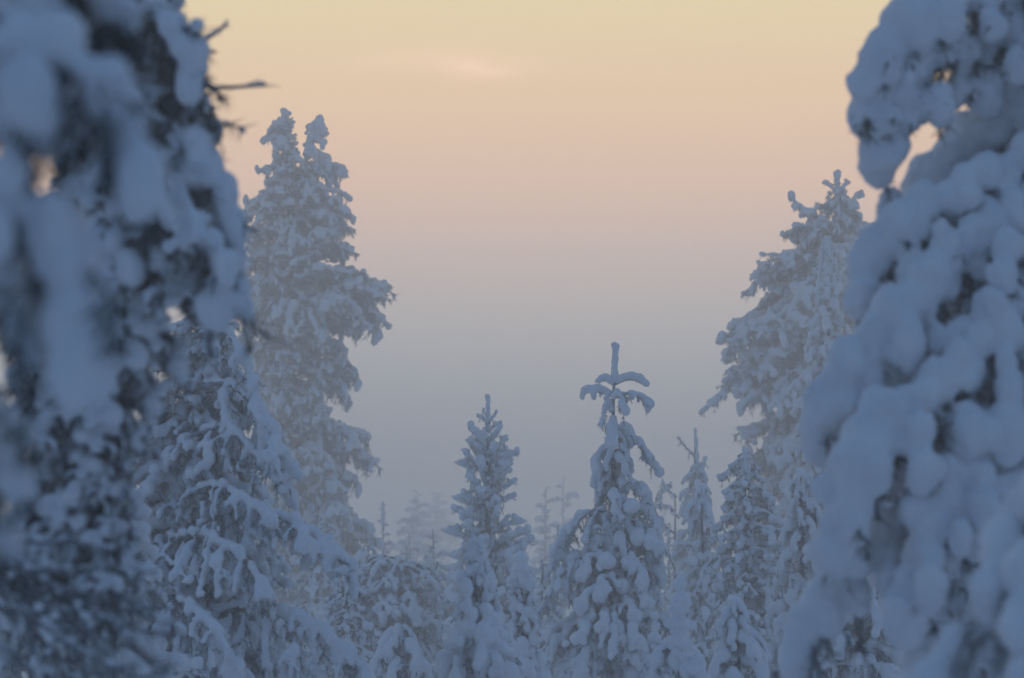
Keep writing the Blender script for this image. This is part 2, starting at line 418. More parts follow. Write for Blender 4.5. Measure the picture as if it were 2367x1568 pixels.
def make_tree(name, label, cat, D, top, profile, key, step, seed, base_r=0.12, group=None, lead=None, lead_r=0.06,
              trunk_x=None, rough=0.25, fill=0.55, extra=None, zs=(0.9, 1.15), below=1.0, ymax=2100, back=1.0, arc=None, wide=1.06, voxel=0.025, balls=None, amax=None, wild=6):
    """profile: (y, left x, right x) in photograph pixels; branch tips are laid to those extents at distance D"""
    rng = np.random.RandomState(seed)
    tp = pt(top[0], top[1], D)
    bx = pt(trunk_x if trunk_x is not None else top[0], 1400, D)[0]
    gz = ground_z(bx, D)
    root = empty(name, (bx, D, gz), label, cat, group)
    loc = lambda p: (float(p[0] - bx), float(p[1] - D), float(p[2] - gz))
    h = tp[2] - gz
    lean = (tp[0] - bx, 0)
    tm = trunk_mesh(h * 0.985, base_r, 0.015, seed, lean); child('trunk', tm, root)
    prof = [(pt(0, y, D)[2], pt(l, y, D)[0], pt(r_, y, D)[0]) for y, l, r_ in profile]
    zz = np.array([p[0] for p in prof])[::-1]; lx = np.array([p[1] for p in prof])[::-1]; rx = np.array([p[2] for p in prof])[::-1]
    z = prof[0][0]; zlow = max(gz + 0.25, pt(0, ymax, D)[2]); az = rng.uniform(0, 6.28)
    cnt = 0
    while z > zlow and cnt < 290:
        f = (z - gz) / h; tx = bx + lean[0] * f
        el = max(0.12, tx - np.interp(z, zz, lx)); er = max(0.12, np.interp(z, zz, rx) - tx)
        az += 2.39996 + rng.normal(0, 0.25)
        if arc: az = R(rng.uniform(*arc))
        c = math.cos(az); sn = math.sin(az)
        m = 0.5 * (el + er)
        side = er if c > 0 else el
        ext = side * abs(c) + m * 0.9 * (1 - abs(c))
        if sn > 0: ext *= back
        ext *= wide * (1 - rough * rng.rand() ** 1.5)
        vs_ = LIB[key]
        # prefer variants whose own size is near
        cand = sorted(vs_, key=lambda v: abs(math.log(v[2] / ext)) + 0.25 * rng.rand())[0]
        sc = ext / cand[2]; zsc = rng.uniform(*zs)
        za = z - cand[3] * sc * zsc
        za = min(za, (tp[2] if amax is None else pt(0, amax, D)[2]) - 0.03)
        fa = (za - gz) / h
        add_branch(root, cand, loc((bx + lean[0] * fa, D, za)), az, sc, rng, tilt=R(rng.uniform(-wild, wild)), zs=zsc)
        # an inner shorter branch keeps the heart of the crown filled
        if rng.rand() < fill and ext > 0.5:
            e2 = ext * rng.uniform(0.45, 0.75); a2 = az + rng.uniform(0.8, 2.2) if not arc else R(rng.uniform(*arc))
            cand = sorted(vs_, key=lambda v: abs(math.log(v[2] / e2)) + 0.25 * rng.rand())[0]; sc = e2 / cand[2]
            add_branch(root, cand, loc((bx + lean[0] * f, D, z)), a2, sc, rng, zs=zsc); cnt += 1
        cnt += 1
        z -= step * rng.uniform(0.6, 1.4) * (2.2 if z < pt(0, 1568, D)[2] else 3.0 if z > pt(0, -120, D)[2] else 1)
    if lead:
        leader(root, loc(pt(*lead[0], D)), loc(pt(*lead[1], D)), lead_r, seed, voxel)
    if balls:
        Cb, Rb = [], []
        for (x, y, rp) in balls: Cb.append(loc(pt(x, y, D))); Rb.append(rp * D / FPX)
        child('snow_cap', snow_mesh('snow_cap', Cb, Rb, np.array([(1, 1, .92)] * len(Cb)), voxel * 0.8, 3, 0.04), root)
    for ex in (extra or []):      # hand-laid branches: dict(pts=[(x, y, dy)...])
        lay_branch(root, loc, D, seed=seed + 77 + len(ex['pts']) + int(ex['pts'][-1][0]), **ex)
    return root, loc

def lay_branch(root, loc, D, pts, style='spruce', seed=0, voxel=0.02, over=None, mats=None, wood_r=None):
    P = np.array([loc(pt(p[0], p[1], D + (p[2] if len(p) > 2 else 0))) for p in pts])
    b, s_, _, _ = build_branch(seed, style, 1, voxel, main=P - P[0], mats=mats, over=over, wood_r=wood_r)
    o = child('branch', b, root, tuple(P[0]))
    if s_: child('snow_load', s_, o)
    return o

# ------------------------------------------------------------------ ground
def build_ground():
    xs = np.concatenate([np.linspace(-900, -60, 12), np.linspace(-50, 50, 61), np.linspace(60, 900, 12)])
    ys = np.concatenate([np.linspace(-40, 80, 61), np.linspace(90, 1400, 30)])
    V = np.array([(x, y, ground_z(x, y)) for y in ys for x in xs])
    nx = len(xs); F = []
    for j in range(len(ys) - 1):
        for i in range(nx - 1):
            a = j * nx + i; F.append((a, a + 1, a + nx + 1, a + nx))
    o = bpy.data.objects.new('ground', mesh_from('ground', V, [np.array(F)], [M_GROUND])); COL.objects.link(o)
    o['kind'] = 'structure'
build_ground()

# ------------------------------------------------------------------ branch libraries
lib('far', 'pine', (0.7, 1.3), 3, 0.045, 100, over=dict(r=0.10, cover=0.6, nl=0.15, nw=0.012, dens=0.5, curt=8))
lib('tall', 'pine', (0.5, 0.9, 1.5), 4, 0.032, 200, over=dict(r=0.078, nl=0.12, nw=0.009, dens=0.8, curt=12, e0=(-15, 45), e1=(-80, -10), lat=70, side=0.5, te1=(-85, 0), cover=0.52, pads=1))
lib('mid', 'spruce', (0.4, 0.75, 1.25), 4, 0.022, 300)
lib('puffy', 'heavy', (0.3, 0.55, 0.85), 4, 0.016, 400, over=dict(r=0.062, cover=0.8, pads=1, sm=3))
lib('pinelet', 'up', (0.3, 0.6), 3, 0.020, 500, over=dict(r=0.046, cover=0.85, step=0.11))
lib('pinemid', 'pine', (0.5, 1.0, 1.6), 3, 0.020, 600, over=dict(r=0.046, cover=0.82, dens=1.0, te0=(-35, 5), te1=(-95, -55)))
lib('fg', 'heavy', (0.5, 0.9, 1.4), 4, 0.018, 700, mats=[M_BARK, M_NEEDLE_DARK], over=dict(cover=0.92, dens=1.4, pads=1, r=0.086, e0=(-38, -8), e1=(-82, -60), te0=(-60, -25), curt=30, cl=0.11, nl=0.055, step=0.15, side=0.26, relief=0.12, sm=3))
lib('fgpine', 'sparse', (0.5, 0.9), 4, 0.016, 800, mats=[M_BARK, M_NEEDLE_DARK], over=dict(cover=0.62, r=0.048, dens=1.3))
lib('near', 'heavy', (0.5, 0.9), 3, 0.016, 900, mats=[M_BARK, M_NEEDLE_DARK], over=dict(cover=0.70, r=0.045, dens=1.4, curt=30, pads=1, e1=(-60, -25), te1=(-90, -30), side=0.36))

# ------------------------------------------------------------------ far faint trees
G_FAR = 'faint far trees in the fog'
make_tree('spruce_tree', 'faint thin spruce in fog, left of the pair beside the knobbly pine', 'tree', 130, (963, 1130),
          [(1135, 955, 970), (1180, 940, 985), (1240, 920, 1005), (1400, 900, 1020)], 'far', 0.20, 11, 0.10, G_FAR, wide=1.7, ymax=1450)
make_tree('spruce_tree', 'palest brownish tree almost lost in the fog, just left of the knobbly pine', 'tree', 175, (1010, 1135),
          [(1140, 1000, 1020), (1200, 985, 1040), (1290, 975, 1060), (1400, 970, 1070)], 'far', 0.22, 12, 0.12, G_FAR, wide=1.6, ymax=1400)
make_tree('pine_tree', 'faint bare-topped tree with open side twigs, left of the crossed spruce top', 'tree', 110, (1303, 1095),
          [(1110, 1298, 1308), (1140, 1280, 1335), (1180, 1290, 1320), (1260, 1275, 1330), (1400, 1260, 1350)], 'far', 0.30, 13, 0.09, G_FAR, wide=1.5, ymax=1450, fill=0.1)
make_tree('spruce_tree', 'faint bushy tree between the knobbly pine and the bare-topped faint one', 'tree', 100, (1262, 1122),
          [(1128, 1255, 1268), (1170, 1240, 1285), (1230, 1232, 1290), (1330, 1225, 1300), (1450, 1210, 1310)], 'far', 0.17, 14, 0.10, G_FAR, wide=1.5, ymax=1500)
make_tree('spruce_tree', 'slim spire of a snowy spruce at the right foot of the tall left pine', 'tree', 75, (885, 1160),
          [(1168, 880, 890), (1230, 872, 898), (1300, 860, 915), (1450, 840, 940)], 'far', 0.12, 15, 0.08, G_FAR, wide=1.5, ymax=1500, lead=((885, 1215), (885, 1163)), lead_r=0.08, voxel=.04)
make_tree('spruce_tree', 'low far tree in the fog behind the shrubs right of the slim spire', 'tree', 85, (945, 1225),
          [(1232, 938, 952), (1270, 905, 985), (1330, 880, 1010), (1450, 860, 1040)], 'far', 0.18, 16, 0.08, G_FAR, ymax=1500)

# ------------------------------------------------------------------ tall pines
make_tree('pine_tree', 'tallest snow-crusted pine on the left with forked top and bulge on its right flank', 'tree', 67, (662, 250),
          [(262, 648, 676), (300, 612, 690), (335, 608, 690), (375, 625, 700), (410, 592, 800), (450, 600, 758), (490, 572, 806), (550, 566, 812),
           (590, 575, 816), (640, 560, 850), (690, 552, 890), (735, 545, 888), (780, 548, 825), (840, 562, 812), (920, 570, 842), (1000, 580, 828),
           (1060, 590, 860), (1140, 600, 862), (1240, 612, 885), (1330, 620, 900), (1568, 600, 930)],
          'tall', 0.074, 21, 0.24, 'tall pines', lead=((662, 330), (658, 258)), lead_r=0.12, trunk_x=700, rough=0.34, fill=0.28, voxel=0.035, wide=1.14, wild=22, zs=(0.9, 1.5),
          extra=[dict(pts=[(700, 400), (712, 350), (722, 310), (738, 278)], style='pine', voxel=0.035, over=dict(r=0.112, cover=0.9, side=0.45, nl=0.11)),
                 dict(pts=[(705, 385), (745, 378), (775, 385), (798, 402)], style='spruce', voxel=0.035, over=dict(r=0.105, cover=0.9)),
                 dict(pts=[(665, 330), (640, 315), (612, 325)], style='pine', voxel=0.035, over=dict(r=0.105, cover=0.9)),
                 dict(pts=[(662, 300), (645, 285), (632, 292)], style='pine', voxel=0.035, over=dict(r=0.098, cover=0.9)),
                 dict(pts=[(715, 640, -0.3), (790, 618, -0.4), (842, 640, -0.5)], style='pine', voxel=0.03, over=dict(r=0.068, cover=0.62, side=0.5, nl=0.11, nw=0.009)),
                 dict(pts=[(715, 660, 0.2), (800, 630, 0.3), (868, 662, 0.3)], style='pine', voxel=0.03, over=dict(r=0.068, cover=0.62, side=0.5, nl=0.11, nw=0.009)),
                 dict(pts=[(715, 680, -0.4), (810, 655, -0.8), (884, 692, -0.9)], style='pine', voxel=0.03, over=dict(r=0.068, cover=0.62, side=0.5, nl=0.11, nw=0.009)),
                 dict(pts=[(715, 710, 0.1), (810, 690, 0.0), (882, 735, 0.0)], style='pine', voxel=0.03, over=dict(r=0.068, cover=0.62, side=0.5, nl=0.11, nw=0.009)),
                 dict(pts=[(715, 730, -0.4), (790, 715, -0.7), (850, 752, -0.8)], style='pine', voxel=0.03, over=dict(r=0.068, cover=0.62, side=0.5, nl=0.11, nw=0.009)),
                 dict(pts=[(715, 740, 0.3), (780, 730, 0.4), (826, 778, 0.5)], style='pine', voxel=0.03, over=dict(r=0.068, cover=0.62, side=0.5, nl=0.11, nw=0.009)),
                 dict(pts=[(690, 460, -0.2), (740, 440, -0.4), (800, 490, -0.5)], style='pine', voxel=0.03, over=dict(r=0.068, cover=0.62, side=0.5, nl=0.11, nw=0.009)),
                 dict(pts=[(690, 560, -0.2), (750, 540, -0.4), (808, 585, -0.5)], style='pine', voxel=0.03, over=dict(r=0.068, cover=0.62, side=0.5, nl=0.11, nw=0.009)),
                 dict(pts=[(690, 520, 0.2), (750, 505, 0.4), (808, 540, 0.5)], style='pine', voxel=0.03, over=dict(r=0.068, cover=0.62, side=0.5, nl=0.11, nw=0.009)),
                 dict(pts=[(680, 480, -0.2), (620, 455, -0.4), (578, 505, -0.4)], style='pine', voxel=0.03, over=dict(r=0.068, cover=0.62, side=0.5, nl=0.11, nw=0.009)),
                 dict(pts=[(690, 420, 0.1), (740, 380, 0.1), (795, 403, 0.1)], style='pine', voxel=0.03, over=dict(r=0.068, cover=0.62, side=0.5, nl=0.11, nw=0.009))],
          balls=[(655, 256, 9), (668, 263, 7), (655, 270, 7), (652, 284, 12), (638, 288, 9), (667, 292, 10), (625, 316, 12), (612, 324, 8), (634, 330, 9), (650, 310, 12), (664, 318, 13), (735, 279, 9), (725, 285, 7), (716, 294, 11), (728, 306, 6), (736, 314, 7), (708, 308, 6), (722, 330, 6), (720, 322, 4), (705, 335, 7)])
make_tree('pine_tree', 'tall snowy pine on the right with a small tuft left of its cross-shaped top', 'tree', 62, (1935, 400),
          [(415, 1922, 1950), (440, 1912, 1955), (470, 1895, 1990), (520, 1840, 2000), (545, 1838, 2005), (600, 1785, 1990), (660, 1740, 1985), (690, 1760, 1985), (740, 1722, 2000),
           (800, 1692, 2000), (870, 1670, 2000), (930, 1650, 2000), (965, 1700, 2000), (1060, 1702, 2000), (1150, 1720, 2010), (1568, 1700, 2020)],
          'tall', 0.068, 22, 0.22, 'tall pines', lead=((1935, 470), (1936, 402)), lead_r=0.11, trunk_x=1905, rough=0.32, fill=0.4, voxel=0.035, wide=1.12, wild=22, zs=(0.9, 1.5),
          extra=[dict(pts=[(1915, 520), (1880, 495), (1845, 478), (1828, 452)], style='pine', voxel=0.035, over=dict(r=0.090, cover=0.9, side=0.3)),
                 dict(pts=[(1935, 490), (1962, 475), (1990, 442)], style='pine', voxel=0.035, over=dict(r=0.090, cover=0.9, side=0.35)),
                 dict(pts=[(1935, 450), (1950, 428), (1962, 424)], style='up', voxel=0.03, over=dict(r=0.055, cover=0.9, side=0.5)),
                 dict(pts=[(1935, 450), (1918, 428), (1905, 424)], style='up', voxel=0.03, over=dict(r=0.055, cover=0.9, side=0.5)),
                 dict(pts=[(1950, 530), (1990, 520), (2030, 530)], style='pine', voxel=0.035, over=dict(r=0.083, cover=0.9)),
                 dict(pts=[(1890, 620, -.3), (1840, 585, -.6), (1790, 600, -.7), (1755, 640, -.7)], style='pine', voxel=0.03, over=dict(r=0.07, cover=0.6, side=0.45)),
                 dict(pts=[(1880, 760, -.3), (1800, 735, -.6), (1740, 760, -.7), (1700, 810, -.7)], style='pine', voxel=0.03, over=dict(r=0.07, cover=0.6, side=0.45)),
                 dict(pts=[(1880, 640), (1810, 610), (1765, 640), (1732, 682)], style='pine', voxel=0.035, over=dict(r=0.07, cover=0.65, side=0.45)),
                 dict(pts=[(1850, 860), (1760, 830), (1700, 880), (1648, 938)], style='pine', voxel=0.035, over=dict(r=0.07, cover=0.65, side=0.45))])
make_tree('spruce_tree', 'knobbly snow-laden spruce standing just in front of the tall right pine', 'tree', 48, (1910, 548),
          [(560, 1895, 1928), (650, 1885, 1945), (740, 1870, 1960), (800, 1850, 1980), (900, 1822, 2000), (1000, 1800, 2010), (1100, 1790, 2020), (1250, 1780, 2030), (1568, 1760, 2060)],
          'puffy', 0.052, 23, 0.16, None, lead=((1910, 640), (1910, 552)), lead_r=0.11, trunk_x=1920, rough=0.3, voxel=0.03)

# ------------------------------------------------------------------ row of middle trees
make_tree('pine_tree', 'young pine with upward candle twigs and knobbly tip, left of the crossed spruce top', 'tree', 40, (1128, 916),
          [(945, 1112, 1144), (985, 1085, 1165), (1010, 1072, 1178), (1060, 1062, 1205), (1085, 1070, 1195), (1125, 1038, 1188), (1180, 1045, 1210), (1240, 1035, 1230),
           (1300, 1030, 1240), (1568, 1000, 1280)],
          'pinelet', 0.046, 31, 0.09, None, lead=((1128, 990), (1128, 916)), lead_r=0.050, wide=1.25, trunk_x=1132, rough=0.3, fill=0.3, voxel=0.02)
make_tree('spruce_tree', 'snowy spruce with bare column top and crossed drooping arms right of centre', 'tree', 30, (1422, 795),
          [(1000, 1400, 1445), (1060, 1385, 1470), (1120, 1372, 1500), (1200, 1355, 1522), (1300, 1325, 1548), (1400, 1290, 1565), (1568, 1240, 1600)],
          'mid', 0.034, 32, 0.09, None, lead=((1420, 880), (1423, 797)), lead_r=0.052, trunk_x=1425, rough=0.28, voxel=0.018,
          extra=[dict(pts=[(1420, 890), (1450, 876), (1475, 880), (1490, 893)], style='spruce', over=dict(r=0.048, side=0.02, cover=1.1, dens=0.4, curt=2, nl=.055, even=1)),
                 dict(pts=[(1420, 892), (1398, 878), (1384, 886)], style='spruce', over=dict(r=0.043, side=0.02, cover=1.1, dens=0.4, curt=2, nl=.055, even=1)),
                 dict(pts=[(1420, 918), (1385, 905), (1346, 908)], style='spruce', over=dict(r=0.043, side=0.06, cover=1.1, dens=0.5, curt=2, nl=.055, even=1)),
                 dict(pts=[(1422, 918), (1460, 908), (1485, 918), (1498, 938)], style='spruce', over=dict(r=0.044, side=0.12, cover=1.1, dens=0.6)),
                 dict(pts=[(1422, 908, -.05), (1432, 915, -.25), (1445, 955, -.35)], style='spruce', over=dict(r=0.038, side=0.10, cover=1.1)),
                 dict(pts=[(1418, 930, -.05), (1400, 940, -.15), (1390, 985, -.2)], style='spruce', over=dict(r=0.041, side=0.25, cover=1.0)),
                 dict(pts=[(1420, 975, -.1), (1414, 985, -.3), (1414, 1030, -.4)], style='heavy', over=dict(r=0.056, side=0.15, cover=1.1)),
                 dict(pts=[(1424, 985), (1448, 990), (1480, 1030), (1512, 1082)], style='spruce', over=dict(r=0.049, side=0.28, cover=1.0)),
                 dict(pts=[(1424, 1035), (1395, 1030), (1378, 1060), (1374, 1110)], style='spruce', over=dict(r=0.053, side=0.2, cover=1.0)),
                 dict(pts=[(1420, 1190), (1370, 1175), (1320, 1210), (1275, 1320)], style='spruce', over=dict(r=0.053, side=0.36, cover=1.0)),
                 dict(pts=[(1430, 1120), (1480, 1120), (1510, 1200), (1530, 1330)], style='spruce', over=dict(r=0.053, side=0.2, cover=1.1)),
                 dict(pts=[(1425, 1290), (1350, 1280), (1290, 1330), (1245, 1430)], style='spruce', over=dict(r=0.053, side=0.34, cover=1.0))])
make_tree('spruce_tree', 'small round-shouldered spruce buried in smooth snow in front of the candle-twigged pine', 'tree', 21, (1100, 1242),
          [(1262, 1082, 1120), (1320, 1068, 1145), (1400, 1040, 1190), (1480, 1015, 1230), (1568, 985, 1290), (1700, 950, 1330)],
          'puffy', 0.036, 33, 0.06, None, balls=[(1098, 1262, 22), (1102, 1285, 27), (1098, 1320, 24), (1125, 1335, 22), (1080, 1340, 24)], trunk_x=1110, rough=0.35, wide=1.0, zs=(.9, 1.4), voxel=0.018)
make_tree('spruce_tree', 'stubby snow-clad young tree with round shoulders between candle pine and crossed spruce', 'tree', 25, (1205, 1278),
          [(1295, 1190, 1222), (1350, 1170, 1240), (1450, 1165, 1262), (1568, 1150, 1290), (1700, 1130, 1310)],
          'puffy', 0.045, 34, 0.05, None, balls=[(1205, 1292, 20), (1204, 1318, 24), (1190, 1345, 20), (1222, 1350, 22)], rough=0.35, wide=1.0, zs=(.9, 1.4), voxel=0.02)
make_tree('spruce_tree', 'sapling like stacked snowballs over an umbrella of snow at the bottom edge', 'tree', 18, (1570, 1345),
          [(1530, 1520, 1620), (1550, 1495, 1645), (1600, 1478, 1662), (1750, 1440, 1700)],
          'puffy', 0.05, 35, 0.05, None, rough=0.15, amax=1490, voxel=0.016, balls=[(1570, 1350, 18), (1572, 1390, 26), (1569, 1404, 25), (1571, 1443, 23), (1569, 1486, 27), (1571, 1525, 28), (1545, 1440, 14), (1598, 1446, 13)])
make_tree('spruce_tree', 'little snow post of a sapling left of the stacked snowball sapling', 'tree', 19, (1513, 1412),
          [(1450, 1500, 1528), (1500, 1480, 1545), (1568, 1465, 1560), (1700, 1440, 1580)],
          'puffy', 0.05, 36, 0.04, None, rough=0.2, amax=1480, voxel=0.016, balls=[(1513, 1424, 12), (1515, 1448, 13), (1512, 1476, 17), (1514, 1508, 18)])
make_tree('pine_tree', 'thin dark-tipped spruce with crooked spire behind bare twigs right of the crossed spruce', 'tree', 52, (1607, 990),
          [(1080, 1590, 1630), (1110, 1572, 1642), (1180, 1560, 1650), (1300, 1540, 1670), (1568, 1520, 1700)],
          'mid', 0.06, 37, 0.10, None, lead=((1612, 1090), (1607, 994)), lead_r=0.06, trunk_x=1620, rough=0.35, voxel=0.025,
          extra=[dict(pts=[(1610, 1060), (1590, 1040), (1568, 1012)], style='up', over=dict(r=0.026, side=0.12, cover=0.9)),
                 dict(pts=[(1612, 1110), (1622, 1085), (1628, 1060)], style='up', over=dict(r=0.053, side=0.1, cover=1.1))])
make_tree('spruce_tree', 'leaning snowy spruce with long draped fingers directly below the crooked spire', 'tree', 40, (1625, 1120),
          [(1140, 1605, 1650), (1200, 1580, 1670), (1300, 1560, 1690), (1450, 1540, 1720), (1568, 1530, 1740)],
          'mid', 0.05, 38, 0.09, None, trunk_x=1640, rough=0.3, lead=((1628, 1160), (1625, 1125)), lead_r=0.07, voxel=0.025)
make_tree('spruce_tree', 'broad frosted tree with many forked snow clumps at the foot of the tall right pine', 'tree', 34, (1722, 1030),
          [(1050, 1700, 1745), (1090, 1660, 1775), (1150, 1650, 1800), (1230, 1645, 1830), (1350, 1635, 1850), (1568, 1620, 1860)],
          'pinemid', 0.034, 39, 0.12, None, trunk_x=1735, rough=0.3, lead=((1725, 1100), (1722, 1040)), lead_r=0.07, fill=0.7, voxel=0.022)
make_tree('spruce_tree', 'dense snowy spruce filling the gap beneath the big right foreground tree', 'tree', 30, (1850, 1090),
          [(1110, 1830, 1880), (1200, 1810, 1910), (1300, 1790, 1940), (1450, 1760, 1960), (1568, 1740, 1990)],
          'mid', 0.045, 40, 0.10, None, trunk_x=1860, rough=0.3, lead=((1850, 1140), (1850, 1095)), lead_r=0.07, voxel=0.022)
make_tree('spruce_tree', 'low snowy spruce at the bottom edge right of the stacked snowball sapling', 'tree', 22, (1700, 1385),
          [(1400, 1680, 1720), (1450, 1640, 1760), (1568, 1625, 1800), (1700, 1590, 1830)],
          'mid', 0.04, 41, 0.06, None, rough=0.25, lead=((1700, 1430), (1700, 1390)), lead_r=0.07, voxel=0.02)
make_tree('pine_tree', 'shadowy frosted shrub-like pine under the long drooping branches of the left', 'tree', 42, (900, 1285),
          [(1300, 850, 960), (1340, 790, 1020), (1400, 730, 1045), (1500, 700, 1060), (1568, 690, 1070)],
          'pinemid', 0.045, 42, 0.12, None, rough=0.2, fill=0.7, voxel=0.022, trunk_x=880)
make_tree('spruce_tree', 'low rounded snowy spruce at the bottom edge left of the round-shouldered spruce', 'tree', 27, (925, 1440),
          [(1455, 900, 950), (1500, 870, 985), (1568, 850, 1010), (1700, 820, 1040)],
          'mid', 0.04, 43, 0.06, None, rough=0.2, lead=((925, 1480), (925, 1450)), lead_r=0.07, voxel=0.02)
make_tree('spruce_tree', 'mid-distance bushy spruce closing the gap between shrub pine and round-shouldered spruce', 'tree', 50, (1010, 1290),
          [(1305, 990, 1035), (1360, 960, 1080), (1450, 940, 1110), (1568, 930, 1120)],
          'pinemid', 0.06, 44, 0.10, None, rough=0.25, voxel=0.022)
make_tree('spruce_tree', 'snowy spruce filling the dip behind the crossed spruce and its left arm', 'tree', 45, (1255, 1290),
          [(1300, 1235, 1280), (1360, 1215, 1310), (1450, 1200, 1330), (1568, 1190, 1350)],
          'pinemid', 0.06, 45, 0.10, None, rough=0.25, voxel=0.022)

make_tree('spruce_tree', 'snowy spruce low between the sweeping left branches and the tall pine foot', 'tree', 33, (790, 1330),
          [(1345, 765, 815), (1400, 740, 850), (1480, 720, 880), (1568, 700, 900)],
          'pinemid', 0.04, 47, 0.08, None, rough=0.25, voxel=0.022)
make_tree('spruce_tree', 'snow-draped spruce low behind the arching bough of the right foreground tree', 'tree', 24, (1985, 1330),
          [(1345, 1960, 2010), (1420, 1920, 2050), (1568, 1860, 2120)],
          'mid', 0.036, 48, 0.08, None, rough=0.25, voxel=0.022)
make_tree('spruce_tree', 'snow-laden spruce in the right background behind the foreground spruces', 'tree', 28, (2120, 1050),
          [(1065, 2100, 2140), (1150, 2060, 2190), (1300, 2010, 2250), (1568, 1950, 2320)],
          'mid', 0.05, 49, 0.08, None, rough=0.25, voxel=0.022)
make_tree('spruce_tree', 'frosted spruce half hidden at the foot of the tall left pine above the bough tips', 'tree', 52, (735, 1180),
          [(1195, 715, 760), (1260, 680, 800), (1360, 650, 850), (1568, 620, 900)],
          'pinemid', 0.07, 50, 0.10, None, rough=0.25, voxel=0.022)
make_tree('spruce_tree', 'small snow-clumped spruce between the tall left pine foot and the shadowy shrub pine', 'tree', 46, (850, 1250),
          [(1265, 835, 865), (1330, 800, 900), (1420, 780, 930), (1568, 760, 960)],
          'mid', 0.07, 53, 0.10, None, rough=0.25, voxel=0.022)
for nm, lab, D_, x_, y_, w_, sd in (('spruce_tree', 'pale misty spruce behind the low trees, just left of the candle-twigged pine', 66, 1000, 1215, 55, 54),
        ('spruce_tree', 'pale misty spruce directly left of the draped left arm of the crossed spruce', 62, 1290, 1205, 45, 55),
        ('spruce_tree', 'pale misty broad tree standing above the shadowy shrub pine', 70, 940, 1255, 60, 56),
        ('spruce_tree', 'pale misty spruce seen between the crossed spruce and the crooked-spired one', 64, 1548, 1200, 40, 57)):
    make_tree(nm, lab, 'tree', D_, (x_, y_), [(y_ + 12, x_ - 8, x_ + 8), (y_ + 70, x_ - w_ * .6, x_ + w_ * .6), (y_ + 160, x_ - w_, x_ + w_), (1568, x_ - w_ * 1.3, x_ + w_ * 1.3)],
              'far', 0.11, sd, 0.09, 'pale misty trees', rough=0.3, ymax=1540, wide=1.2)
# bare frosted twigs beside the thin spire
rt, lc = make_tree('pine_tree', 'half-bare tree of curling frosted twigs just right of the crossed spruce', 'tree', 56, (1560, 1130),
          [(1250, 1540, 1580), (1330, 1530, 1600), (1568, 1500, 1620)], 'far', 0.1, 46, 0.08, None, rough=0.3, voxel=0.03,
          extra=[dict(pts=[(1570, 1240), (1540, 1220), (1512, 1180), (1520, 1135), (1552, 1118)], style='sparse', voxel=0.025, over=dict(r=0.038, side=0.12, cover=0.9, dens=0.4)),
                 dict(pts=[(1570, 1200), (1550, 1170), (1520, 1165), (1500, 1175)], style='sparse', voxel=0.025, over=dict(r=0.038, side=0.16, cover=0.9, dens=0.4)),
                 dict(pts=[(1572, 1290), (1540, 1280), (1520, 1250), (1515, 1220)], style='sparse', voxel=0.025, over=dict(r=0.038, side=0.14, cover=0.9, dens=0.4)),
                 dict(pts=[(1565, 1150), (1540, 1130), (1530, 1110)], style='sparse', voxel=0.025, over=dict(r=0.038, side=0.14, cover=0.9, dens=0.4))])

# ------------------------------------------------------------------ left tree with the long sweeping branches
make_tree('spruce_tree', 'broad snowy tree on the left with long branches sweeping down towards the centre', 'tree', 20, (470, 700),
          [(740, 380, 540), (800, 340, 570), (880, 320, 590), (950, 300, 605), (1040, 280, 640), (1120, 240, 640), (1200, 220, 640), (1320, 200, 680), (1450, 180, 720), (1568, 160, 760), (1700, 150, 760)],
          'pinemid', 0.02, 51, 0.14, None, trunk_x=400, rough=0.35, fill=0.75, voxel=0.018,
          extra=[dict(pts=[(440, 780, -.3), (520, 760, -.5), (570, 830, -.6), (590, 920, -.6)], style='heavy', over=dict(r=0.040, side=0.34, cover=0.83, pads=1, sm=3, sub=1, curt=12)),
                 dict(pts=[(440, 900, -.3), (530, 880, -.5), (610, 960, -.7), (655, 1050, -.8), (662, 1140, -.8)], style='heavy', over=dict(r=0.046, side=0.32, cover=0.92, pads=1, sm=3, sub=1, curt=12)),
                 dict(pts=[(440, 1010, -.3), (520, 980, -.6), (590, 1050, -.8), (640, 1110, -.9)], style='heavy', over=dict(r=0.040, side=0.34, cover=0.78, pads=1, sm=3, sub=1, curt=12)),
                 dict(pts=[(430, 1230, -.3), (540, 1175, -.8), (640, 1190, -1.1), (740, 1250, -1.2), (818, 1325, -1.2)], style='heavy', over=dict(r=0.046, side=0.28, cover=0.87, pads=1, sm=3, sub=1, curt=12)),
                 dict(pts=[(420, 1150, -.3), (500, 1120, -.9), (570, 1160, -1.2), (640, 1225, -1.3)], style='spruce', over=dict(r=0.038, side=0.34, cover=0.74, pads=1, sm=3, sub=1, curt=12)),
                 dict(pts=[(380, 1250, -.3), (470, 1235, -1.0), (560, 1290, -1.4), (620, 1380, -1.5)], style='spruce', over=dict(r=0.040, side=0.36, cover=0.74, pads=1, sm=3, sub=1, curt=12)),
                 dict(pts=[(450, 1440, -.3), (570, 1400, -1.0), (690, 1430, -1.4), (790, 1500, -1.5), (870, 1600, -1.5)], style='heavy', over=dict(r=0.043, side=0.32, cover=0.83, pads=1, sm=3, sub=1, curt=12)),
                 dict(pts=[(360, 1400, -.3), (420, 1390, -1.2), (500, 1460, -1.7), (540, 1560, -1.7)], style='spruce', over=dict(r=0.040, side=0.36, cover=0.74, pads=1, sm=3, sub=1, curt=12))])
make_tree('spruce_tree', 'snow-covered tree in half shadow behind the blurred twigs at lower left', 'tree', 14, (170, 820),
          [(850, 110, 260), (950, 40, 320), (1120, 0, 360), (1250, -20, 390), (1400, -60, 380), (1568, -100, 430), (1700, -100, 440)],
          'pinemid', 0.024, 52, 0.10, None, trunk_x=120, rough=0.3, fill=0.6, voxel=0.016)

